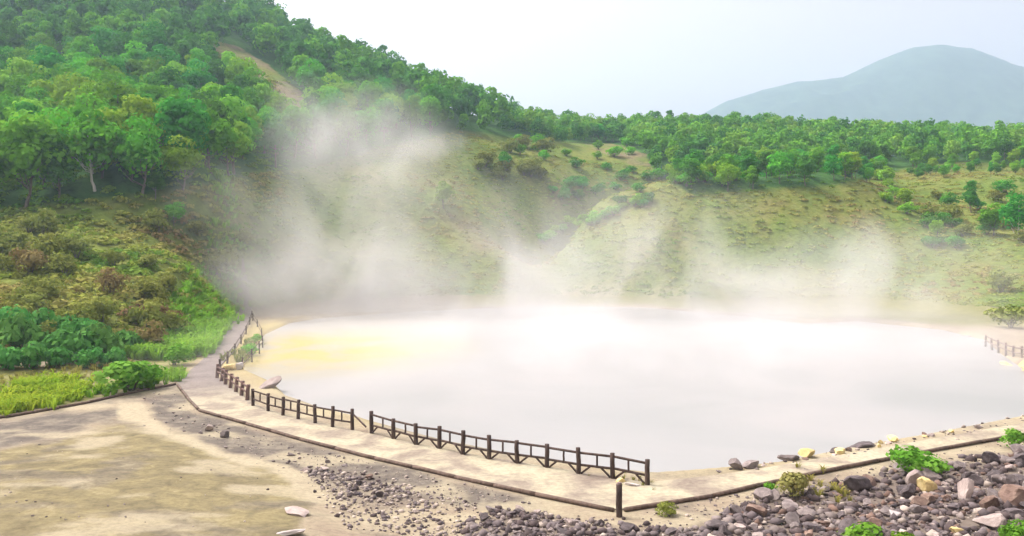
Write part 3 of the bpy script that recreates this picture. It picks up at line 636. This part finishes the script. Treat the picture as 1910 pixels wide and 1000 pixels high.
# ------------------------------------------------------------------ rocks
def rock_mesh(g, sub=3):
    bm = bmesh.new(); bmesh.ops.create_icosphere(bm, subdivisions=sub, radius=1.0)
    pl = [(Vector(rnd_dirs(1, g)[0]), g.uniform(.36, .74)) for _ in range(9)]
    for v in bm.verts:
        for n_, d in pl:
            k = v.co.dot(n_) - d
            if k > 0: v.co -= n_ * k
        v.co *= 1 + .05 * g.normal() * .5
        v.co.z *= .72
    me = bpy.data.meshes.new("rock"); bm.to_mesh(me); bm.free(); return me
RM = {}
for kk, m in M_ROCKS.items():
    RM[kk] = []
base_rocks = [rock_mesh(TG) for _ in range(8)]
for kk, m in M_ROCKS.items():
    for b in base_rocks: c = b.copy(); c.materials.append(m); RM[kk].append(c)
placed = []
def rock(px, py, wpx, kind, label, group=None, sc=(1, 1, 1), name="rock", v=None, rz=None, sink=.25):
    x, y, z = hit(px, py); r = wpx / F0 * y / 1.5
    o = link(name, RM[kind][int(G2.integers(0, 8)) if v is None else v]); o.location = (x, y, z + r * (.72 * sc[2] * .75 - sink)); o.scale = (r * sc[0], r * sc[1], r * sc[2])
    o.rotation_euler = (G2.normal() * .25, G2.normal() * .25, G2.random() * 6.28 if rz is None else rz); placed.append((x, y, r * .8)); tag(o, label, "rock", group); return o
rock(1727, 922, 40, 'yellow', "bright yellow sulphur rock lying below the wide green bush", sc=(.75, .75, 1.15), v=1)
rock(1797, 935, 44, 'pale', "tall pale pinkish rock standing out of the dark rubble", sc=(.7, .7, 1.5), v=2)
rock(1764, 912, 17, 'pale', "small pale pointed rock between the yellow and tall pale rocks", sc=(.7, .7, 1.2))
rock(1667, 965, 25, 'white', "small white rock left of the yellow one in the rubble", sc=(.8, .8, 1.1))
rock(1895, 945, 56, 'brown', "orange-brown boulder at the right edge of the rubble", v=3)
rock(1845, 985, 44, 'pale', "broad pale boulder above the corner plant", v=4)
rock(1785, 998, 22, 'yellow', "little yellow stone between green leaves at the bottom")
rock(1374, 876, 28, 'grey', "left of two grey boulders side by side on the pond's near rim", v=5)
rock(1400, 873, 27, 'grey', "right of two grey boulders side by side on the pond's near rim", v=6)
rock(1470, 860, 32, 'grey', "long low grey rock on the pond's near rim", sc=(1.5, .7, .7), rz=.3)
rock(1507, 852, 26, 'yellow', "pale yellow block at the end of the long grey rim rock")
rock(1665, 822, 22, 'yellow', "pale yellow flat rock on the near rim toward the right", sc=(1.3, 1, .6))
rock(1606, 832, 30, 'dark', "dark flat rock on the near rim, before the yellow flat one", sc=(1.4, .9, .6), rz=.2)
rock(554, 962, 40, 'pale', "single pale grey rock on the tan slope", sc=(1.2, 1, .5), v=1)
rock(538, 996, 48, 'white', "long white slab lying on the tan slope below the pale grey rock", sc=(1.3, .7, .4), rz=.1)
rock(497, 722, 32, 'pale', "large pale grey rock in the water's edge behind the leaning fence", sc=(1.5, 1, .7), v=0, rz=.4)
rock(447, 690, 16, 'white', "white upright stone between the fence corner and the pond", sc=(.7, .7, 1.6))
rock(432, 690, 24, 'yellow', "pale yellow stone at the fence corner beside the white one")
rock(1160, 900, 20, 'yellow', "small cream stone at the foot of the last fence posts", sc=(1, 1, .7))
rock(1185, 908, 24, 'white', "flat cream stone between the last two fence posts", sc=(1.5, .8, .4), rz=0)
rock(1495, 870, 60, 'pale', "wide flat pale slab on the path by the brownish plant", sc=(1.5, .9, .18), rz=.2)
for a, b, w_ in [(1862, 690, 30), (1890, 690, 34), (1905, 700, 26), (1850, 698, 18), (1925, 694, 40)]:
    rock(a, b, w_, 'yellow', "pale yellow boulder heaped on the right shore under the fence", "yellow boulders on the right shore", sc=(1.3, 1, .6))
for a, b, w_ in [(1395, 606, 26), (1440, 610, 30), (1475, 612, 22), (1545, 608, 26), (1800, 632, 24)]:
    rock(a, b, w_, 'pale', "pale pinkish rock on the far shore half lost in steam", "pale rocks on the far shore", sc=(1.3, 1, .6))
def scatter(poly, n, w0, w1, mix, where, grp, power=2.8):
    xs = [p[0] for p in poly]; ys = [p[1] for p in poly]; k = 0; tries = 0
    while k < n and tries < 6000:
        tries += 1; a, b = G2.uniform(max(min(xs), -20), min(max(xs), 1935)), G2.uniform(min(ys), min(max(ys), 1012))
        if not in_poly(np.array([a]), np.array([b]), poly)[0]: continue
        w_ = w0 + (w1 - w0) * G2.random() ** power; x, y = flat(a, b); r = w_ / F0 * y / 1.5
        if any((x - p) ** 2 + (y - q) ** 2 < (.62 * (r + t)) ** 2 for p, q, t in placed): continue
        kd = G2.choice(list(mix.keys()), p=list(mix.values())); k += 1
        nm = dict(dark="dark purple-grey", grey="mid grey", brown="brown", pale="pale pinkish", yellow="yellowish", white="whitish")[kd]
        rock(a, b, w_, kd, f"{nm} broken rock {where}", f"{nm} rocks {grp}", sc=(1, .75 + .3 * G2.random(), .7 + .5 * G2.random()))
scatter(RUB1, 165, 11, 44, dict(dark=.34, grey=.34, brown=.18, pale=.14), "in the rubble right of the lone post", "of the right rubble")
scatter(RUB2, 46, 10, 26, dict(dark=.5, grey=.35, pale=.15), "in the heap below the front edging", "of the heap below the edging")
scatter(RUB3, 14, 7, 15, dict(dark=.4, grey=.4, pale=.2), "in the strip between tan slope and path", "of the strip beside the tan slope")
scatter([(300, 780), (420, 812), (560, 850), (700, 885), (680, 905), (560, 880), (420, 838), (330, 805)], 16, 7, 20, dict(grey=.4, brown=.2, pale=.4), "scattered along the grey strip below the path", "along the grey strip")
scatter([(1320, 880), (1440, 866), (1600, 834), (1800, 798), (1900, 778), (1900, 786), (1700, 825), (1500, 862), (1330, 888)], 18, 8, 22, dict(grey=.25, brown=.2, yellow=.2, pale=.35), "lining the pond's near rim", "lining the near rim")
print("rocks", len(placed))
# gravel too small to count
bmg = bmesh.new(); bmesh.ops.create_icosphere(bmg, subdivisions=1, radius=1); GV = np.array([v.co[:] for v in bmg.verts]); GF = np.array([[v.index for v in f.verts] for f in bmg.faces]); bmg.free()
parts, cols = [], []
gp = np.array([(.085, .067, .065), (.13, .11, .11), (.21, .18, .165), (.38, .33, .28), (.17, .115, .09)])
def gravel(poly, n, r0, r1, wts):
    xs = [p[0] for p in poly]; ys = [p[1] for p in poly]; A = G2.uniform(max(min(xs), -60), min(max(xs), 1990), n * 4); B = G2.uniform(min(ys), min(max(ys), 1040), n * 4)
    okp = in_poly(A + G2.normal(size=len(A)) * 8, B + G2.normal(size=len(A)) * 5, poly); A, B = A[okp][:n], B[okp][:n]
    D = CAMZ * F0 / (B - HY); X = (A - HX) / F0 * D; Z = terr(X, D)
    for i in range(len(A)):
        r = r0 + (r1 - r0) * G2.random() ** 2.5; s = np.array([1, .6 + .5 * G2.random(), .5 + .35 * G2.random()]) * r; a = G2.random() * 6.28; ca, sa = math.cos(a), math.sin(a)
        Vv = GV * (1 + .34 * G2.normal(size=GV.shape)) * s
        parts.append((np.c_[Vv[:, 0] * ca - Vv[:, 1] * sa, Vv[:, 0] * sa + Vv[:, 1] * ca, Vv[:, 2]] + (X[i], D[i], Z[i] + r * .2), GF))
        cols.append(np.repeat(gp[G2.choice(5, p=wts)][None] * (.8 + .5 * G2.random()), len(GV), 0))
gravel(RUB1, 2600, .04, .25, [.42, .25, .15, .08, .10])
gravel(RUB2, 1100, .04, .2, [.4, .3, .2, .1, 0])
gravel(RUB3, 260, .04, .14, [.3, .3, .25, .15, 0])
gravel(GREY, 450, .03, .09, [.1, .2, .35, .35, 0])
gravel([(560, 880), (700, 895), (900, 940), (860, 1010), (640, 1010)], 700, .03, .12, [.2, .25, .25, .3, 0])
gravel([(1180, 955), (1500, 895), (1880, 825), (1880, 850), (1500, 930), (1200, 985)], 300, .03, .09, [.2, .25, .25, .3, 0])
gravel(TAN, 70, .02, .06, [.1, .2, .4, .3, 0])
gravel([(1320, 882), (1500, 858), (1900, 776), (2000, 770), (1900, 792), (1500, 870)], 260, .04, .14, [.2, .2, .25, .35, 0])
V, F = merge(parts); mgr, ng, og = nt("gravel_stones"); finish(ng, og, attr(ng, "tint", out='Color'), .9)
tag(link("gravel", mk_mesh("gravel", V, F, mgr, np.concatenate(cols))), "small dark stones between the larger rocks", "gravel", kind="stuff")

# ------------------------------------------------------------------ fences
def beam(a, b, w, h, taper=1.0):
    a, b = Vector(a), Vector(b); t = (b - a).normalized(); up = Vector((0, 0, 1)) if abs(t.z) < .9 else Vector((0, 1, 0)); s = t.cross(up).normalized(); u = s.cross(t)
    V = []; n = 5
    for i in range(n):
        p = a.lerp(b, i / (n - 1)); j = Vector((random.gauss(0, 1), random.gauss(0, 1), 0)) * .04 * w; k = 1 + (taper - 1) * i / (n - 1)
        for q in range(8):
            an = math.pi / 8 + q * math.pi / 4; r = 1.06 if q % 2 else 1.0
            V.append(tuple(p + j + (s * math.cos(an) * w / 2 + u * math.sin(an) * h / 2) * r * k))
    F = [(i * 8 + q, i * 8 + (q + 1) % 8, (i + 1) * 8 + (q + 1) % 8, (i + 1) * 8 + q) for i in range(n - 1) for q in range(8)]
    for e in (0, (n - 1) * 8): F += [(e, e + 1, e + 2, e + 3), (e, e + 3, e + 4, e + 7), (e + 4, e + 5, e + 6, e + 7)]
    return np.array(V), np.array(F)
def part(name, geo, mat, parent, off):
    V, F = geo; me = mk_mesh(name, V - np.array(off), F, mat)
    bm = bmesh.new(); bm.from_mesh(me); bmesh.ops.recalc_face_normals(bm, faces=bm.faces); bm.to_mesh(me); bm.free()
    return link(name, me, parent)
def fence(posts, label, mat, h=1.1, w=.2, baluster=True, brace_from=0, group=None, rail=(.86, .40), lean=0.0, name="wooden_fence"):
    P = []
    for a, b in posts: x, y = flat(a, b); P.append(Vector((x, y, max(zt(x, y), -.1))))
    off = tuple(P[0]); e = empty(name, off); tag(e, label, "fence", group)
    L = [Vector((random.gauss(0, .025) + lean, random.gauss(0, .02), 0)) for _ in P]
    for i, p in enumerate(P):
        hh = h * random.uniform(.96, 1.06); part("post", beam(p + Vector((0, 0, -.25)), p + Vector((0, 0, hh)) + L[i] * hh, w, w, .94), mat, e, off)
    for i in range(len(P) - 1):
        a, b = P[i], P[i + 1]; d = (b - a).normalized()
        for nm, q in (("top_rail", rail[0]), ("lower_rail", rail[1])):
            part(nm, beam(a + Vector((0, 0, q * h + random.uniform(-.03, .03))) + L[i] * q, b + Vector((0, 0, q * h + random.uniform(-.03, .03))) + L[i + 1] * q, w * .42, w * .5), mat, e, off)
        if baluster:
            m_ = a.lerp(b, .5 + random.uniform(-.04, .04)); part("baluster", beam(m_ + Vector((0, 0, rail[1] * h)), m_ + Vector((0, 0, rail[0] * h)), w * .42, w * .42), mat, e, off)
        if i >= brace_from and baluster:
            part("brace", beam(a + Vector((0, 0, .06)) + d * .1, a + d * .55 + Vector((0, 0, rail[1] * h)), w * .4, w * .4), mat, e, off)
            part("brace", beam(b + Vector((0, 0, .06)) - d * .1, b - d * .55 + Vector((0, 0, rail[1] * h)), w * .4, w * .4), mat, e, off)
    return e
FR = [(693, 808), (734, 820), (776, 831), (819, 838), (863, 849), (912, 858), (965, 866), (1020, 874), (1080, 885), (1143, 894), (1207, 906)]
fence(FR, "dark wooden rail fence along the near shore, ending beyond the lone post", M_POST, h=1.08, w=.21)
FL = [(472, 758), (500, 768), (528, 776), (556, 783), (588, 791), (620, 798), (657, 803)]
fl = fence(FL, "worn dark wooden rail fence between the broken gap and the leaning boards", M_POST, h=1.08, w=.19, brace_from=99)
off = tuple(fl.location); x, y = flat(657, 803); x2, y2 = flat(683, 802)
part("fallen_rail", beam((x, y, .9), (x2, y2, .15), .09, .1), M_GREYWOOD, fl, off)
FM = [(404, 706), (412, 712), (420, 718), (429, 725), (439, 732), (449, 739), (460, 748)]
fence(FM, "leaning reddish stretch of fence with close posts at the path bend", M_REDWOOD, h=1.0, w=.24, baluster=False, lean=.12, rail=(.85, .5))
FB = [(410, 694), (424, 678), (438, 661), (450, 642), (459, 624), (466, 606), (470, 592)]
fence(FB, "dark railing climbing along the right side of the mauve path", M_POST, h=.95, w=.16, baluster=False)
FO = [(452, 686), (470, 668), (484, 653), (490, 642), (488, 626), (480, 610), (472, 598)]
fence(FO, "thin outer railing on the bank above the pond's left end", M_POST, h=.9, w=.12, baluster=False)
FS = [(1838, 640), (1850, 646), (1862, 652), (1876, 658), (1890, 663), (1906, 668), (1926, 674)]
fence(FS, "low pinkish grey fence on the right shore above yellow boulders", M_GREYWOOD, h=.95, w=.2, baluster=False)
x, y = flat(1155, 965); z = zt(x, y)
e = empty("wooden_post", (x, y, z)); tag(e, "lone dark wooden post at the corner of the path edging", "post")
part("post_shaft", beam((x, y, z - .3), (x, y, z + 1.16), .23, .23, .96), M_POST, e, (x, y, z))
part("post_cap", beam((x, y, z + 1.16), (x, y, z + 1.23), .19, .19, .7), M_GREYWOOD, e, (x, y, z))

# timber edging
def edging(pts, label, w=.17, h=.16, gaps=()):
    P = []
    for a, b in pts: x, y = flat(a, b); P.append(Vector((x, y, 0)))
    geo = []; off = tuple(P[0])
    for i in range(len(P) - 1):
        L = (P[i + 1] - P[i]).length; n = max(1, int(round(L / 2.4)))
        for k in range(n):
            if (i, k) in gaps: continue
            a, b = P[i].lerp(P[i + 1], k / n), P[i].lerp(P[i + 1], (k + 1) / n - .02 / L)
            za, zb = zt(a.x, a.y) + .08, zt(b.x, b.y) + .08; geo.append(beam((a.x, a.y, za + random.uniform(-.02, .02)), (b.x, b.y, zb + random.uniform(-.02, .02)), w, h))
    V, F = merge(geo); me = mk_mesh("timber_edging", V - np.array(off), F, M_EDGE)
    bm = bmesh.new(); bm.from_mesh(me); bmesh.ops.recalc_face_normals(bm, faces=bm.faces); bm.to_mesh(me); bm.free()
    o = link("timber_edging", me); o.location = off; tag(o, label, "edging")
edging([(372, 768), (460, 794), (560, 823), (700, 858), (850, 893), (1000, 926), (1146, 955)], "dark timber edging along the front side of the pale path")
edging([(1165, 955), (1330, 928), (1500, 890), (1700, 850), (1890, 816), (2060, 791)], "dark timber edging between the path and the right rubble")
edging([(-60, 793), (0, 781), (110, 762), (220, 738), (328, 718)], "broken timber edging running left below the grass and vivid bush", gaps=((1, 1), (2, 3)))
edging([(331, 720), (350, 744), (370, 766)], "short timber edging joining the two longer runs at the path bend")

# ------------------------------------------------------------------ haze and steam
def vol_mat(name, color, dens, aniso=0.0):
    m, n, o = nt(name); v = n.nodes.new('ShaderNodeVolumePrincipled'); v.inputs['Color'].default_value = color + (1,); v.inputs['Density'].default_value = dens; v.inputs['Anisotropy'].default_value = aniso
    n.links.new(v.outputs[0], o.inputs['Volume']); return m, n, v
mh, _n, _v = vol_mat("thin_haze", (0.60, 0.78, 1.0), 0.00036, 0.3)
x0, x1, y0, y1, z0, z1 = -1900, 2700, -60, 2850, -45, 640
hv = [(x, y, z) for z in (z0, z1) for y in (y0, y1) for x in (x0, x1)]
hme = mk_mesh("haze", np.array(hv), np.array([(0, 2, 3, 1), (4, 5, 7, 6), (0, 1, 5, 4), (1, 3, 7, 5), (3, 2, 6, 7), (2, 0, 4, 6)]), mh)
tag(link("haze", hme), "thin bluish air over the whole valley", "haze", kind="stuff")

ms, n, v = vol_mat("hot_steam", (0.908, 0.91, 0.904), 0.0, 0.15)
tc = n.nodes.new('ShaderNodeTexCoord'); ln = n.nodes.new('ShaderNodeVectorMath'); ln.operation = 'LENGTH'; n.links.new(tc.outputs['Object'], ln.inputs[0])
fall = mth(n, 'SMOOTHSTEP' if False else 'SUBTRACT', 1.0, mth(n, 'MULTIPLY', ln.outputs['Value'], ln.outputs['Value']), clamp=True)
fall = mth(n, 'POWER', fall, 1.4)
ge = n.nodes.new('ShaderNodeNewGeometry'); mp = n.nodes.new('ShaderNodeMapping'); mp.inputs['Scale'].default_value = (1, .8, .75); n.links.new(ge.outputs['Position'], mp.inputs[0])
tn = n.nodes.new('ShaderNodeTexNoise'); tn.inputs['Scale'].default_value = .085; tn.inputs['Detail'].default_value = 3.0; tn.inputs['Roughness'].default_value = .55; tn.inputs['Distortion'].default_value = .7
n.links.new(mp.outputs[0], tn.inputs['Vector'])
mr = n.nodes.new('ShaderNodeMapRange'); mr.interpolation_type = 'SMOOTHSTEP'; mr.inputs['From Min'].default_value = .36; mr.inputs['From Max'].default_value = .68; mr.inputs['To Min'].default_value = .16
n.links.new(tn.outputs['Fac'], mr.inputs['Value'])
oi = n.nodes.new('ShaderNodeObjectInfo')
dn = mth(n, 'MULTIPLY', mth(n, 'MULTIPLY', fall, mr.outputs[0]), mth(n, 'MULTIPLY', oi.outputs['Alpha'], 1.0))
n.links.new(dn, v.inputs['Density'])
bms = bmesh.new(); bmesh.ops.create_icosphere(bms, subdivisions=3, radius=1.0); sme = bpy.data.meshes.new("steam_plume"); bms.to_mesh(sme); bms.free(); sme.materials.append(ms)
def plume(loc, sc, tilt, dens, label):
    o = link("steam_plume", sme); o.location = loc; o.scale = sc; o.rotation_euler = (0, math.radians(tilt), 0); o.color = (1, 1, 1, dens); tag(o, label, "steam", None, "stuff")
def plp(px, py, D, sx, sz, sy, tilt, dens, label): plume(ray(px, py, D), (sx, sy, sz), tilt, dens, label)
plume((14, 80, -.6), (60, 40, 5), 0, .075, "low white steam lying over the whole pond")
plp(1080, 560, 114, 46, 11, 14, 0, .06, "thick white bank of steam over the pond's far side")
plp(600, 560, 112, 24, 11, 12, 0, .075, "steam over the yellow end of the pond")
plp(1500, 580, 108, 30, 7, 12, 0, .07, "steam bank over the pond's right half")
plp(500, 500, 112, 10, 12, 8, 8, .07, "grey steam drifting over the path's far end")
plp(400, 430, 115, 9, 13, 7, 5, .06, "faint grey steam against the left slope")
plp(620, 410, 130, 18, 24, 11, 18, .062, "tall steam column rising from the pond's left end")
plp(730, 290, 140, 17, 14, 11, 30, .068, "upper drifting head of the tall steam column")
plp(800, 272, 142, 8, 3.5, 6, -10, .10, "bright streak of steam before the forest")
plp(600, 250, 145, 15, 14, 10, 0, .055, "thin steam veil before the left forest")
plp(750, 500, 116, 8, 9, 7, 10, .09, "white puff left of the pond's middle")
plp(980, 490, 118, 14, 9, 9, 0, .06, "soft steam over the gully mouth")
plp(1215, 490, 112, 5, 9, 5, 8, .09, "upright wisp of steam before the grassy knoll")
plp(1275, 420, 116, 8, 10, 7, -15, .06, "fading top of the wisp before the knoll")
plp(1620, 490, 104, 6, 8, 6, 15, .09, "upright wisp of steam at the right of the knoll")
plp(1000, 480, 126, 56, 16, 12, 0, .05, "wide thin veil of steam before the far slopes")
plp(1640, 520, 112, 30, 10, 10, 0, .055, "thin veil of steam along the right bank")
plp(1050, 590, 111, 52, 5, 10, 0, .055, "low bright steam hugging the pond's far edge")
plp(760, 575, 118, 26, 7, 9, 0, .065, "soft steam along the far shore left of the middle")
plp(515, 562, 116, 14, 11, 9, 0, .05, "pale steam at the foot of the left slope")
plp(680, 545, 122, 20, 11, 8, 0, .05, "pale steam bank below the tall column")
plp(1735, 560, 96, 6, 6, 6, 10, .09, "puff of steam near the right shore")
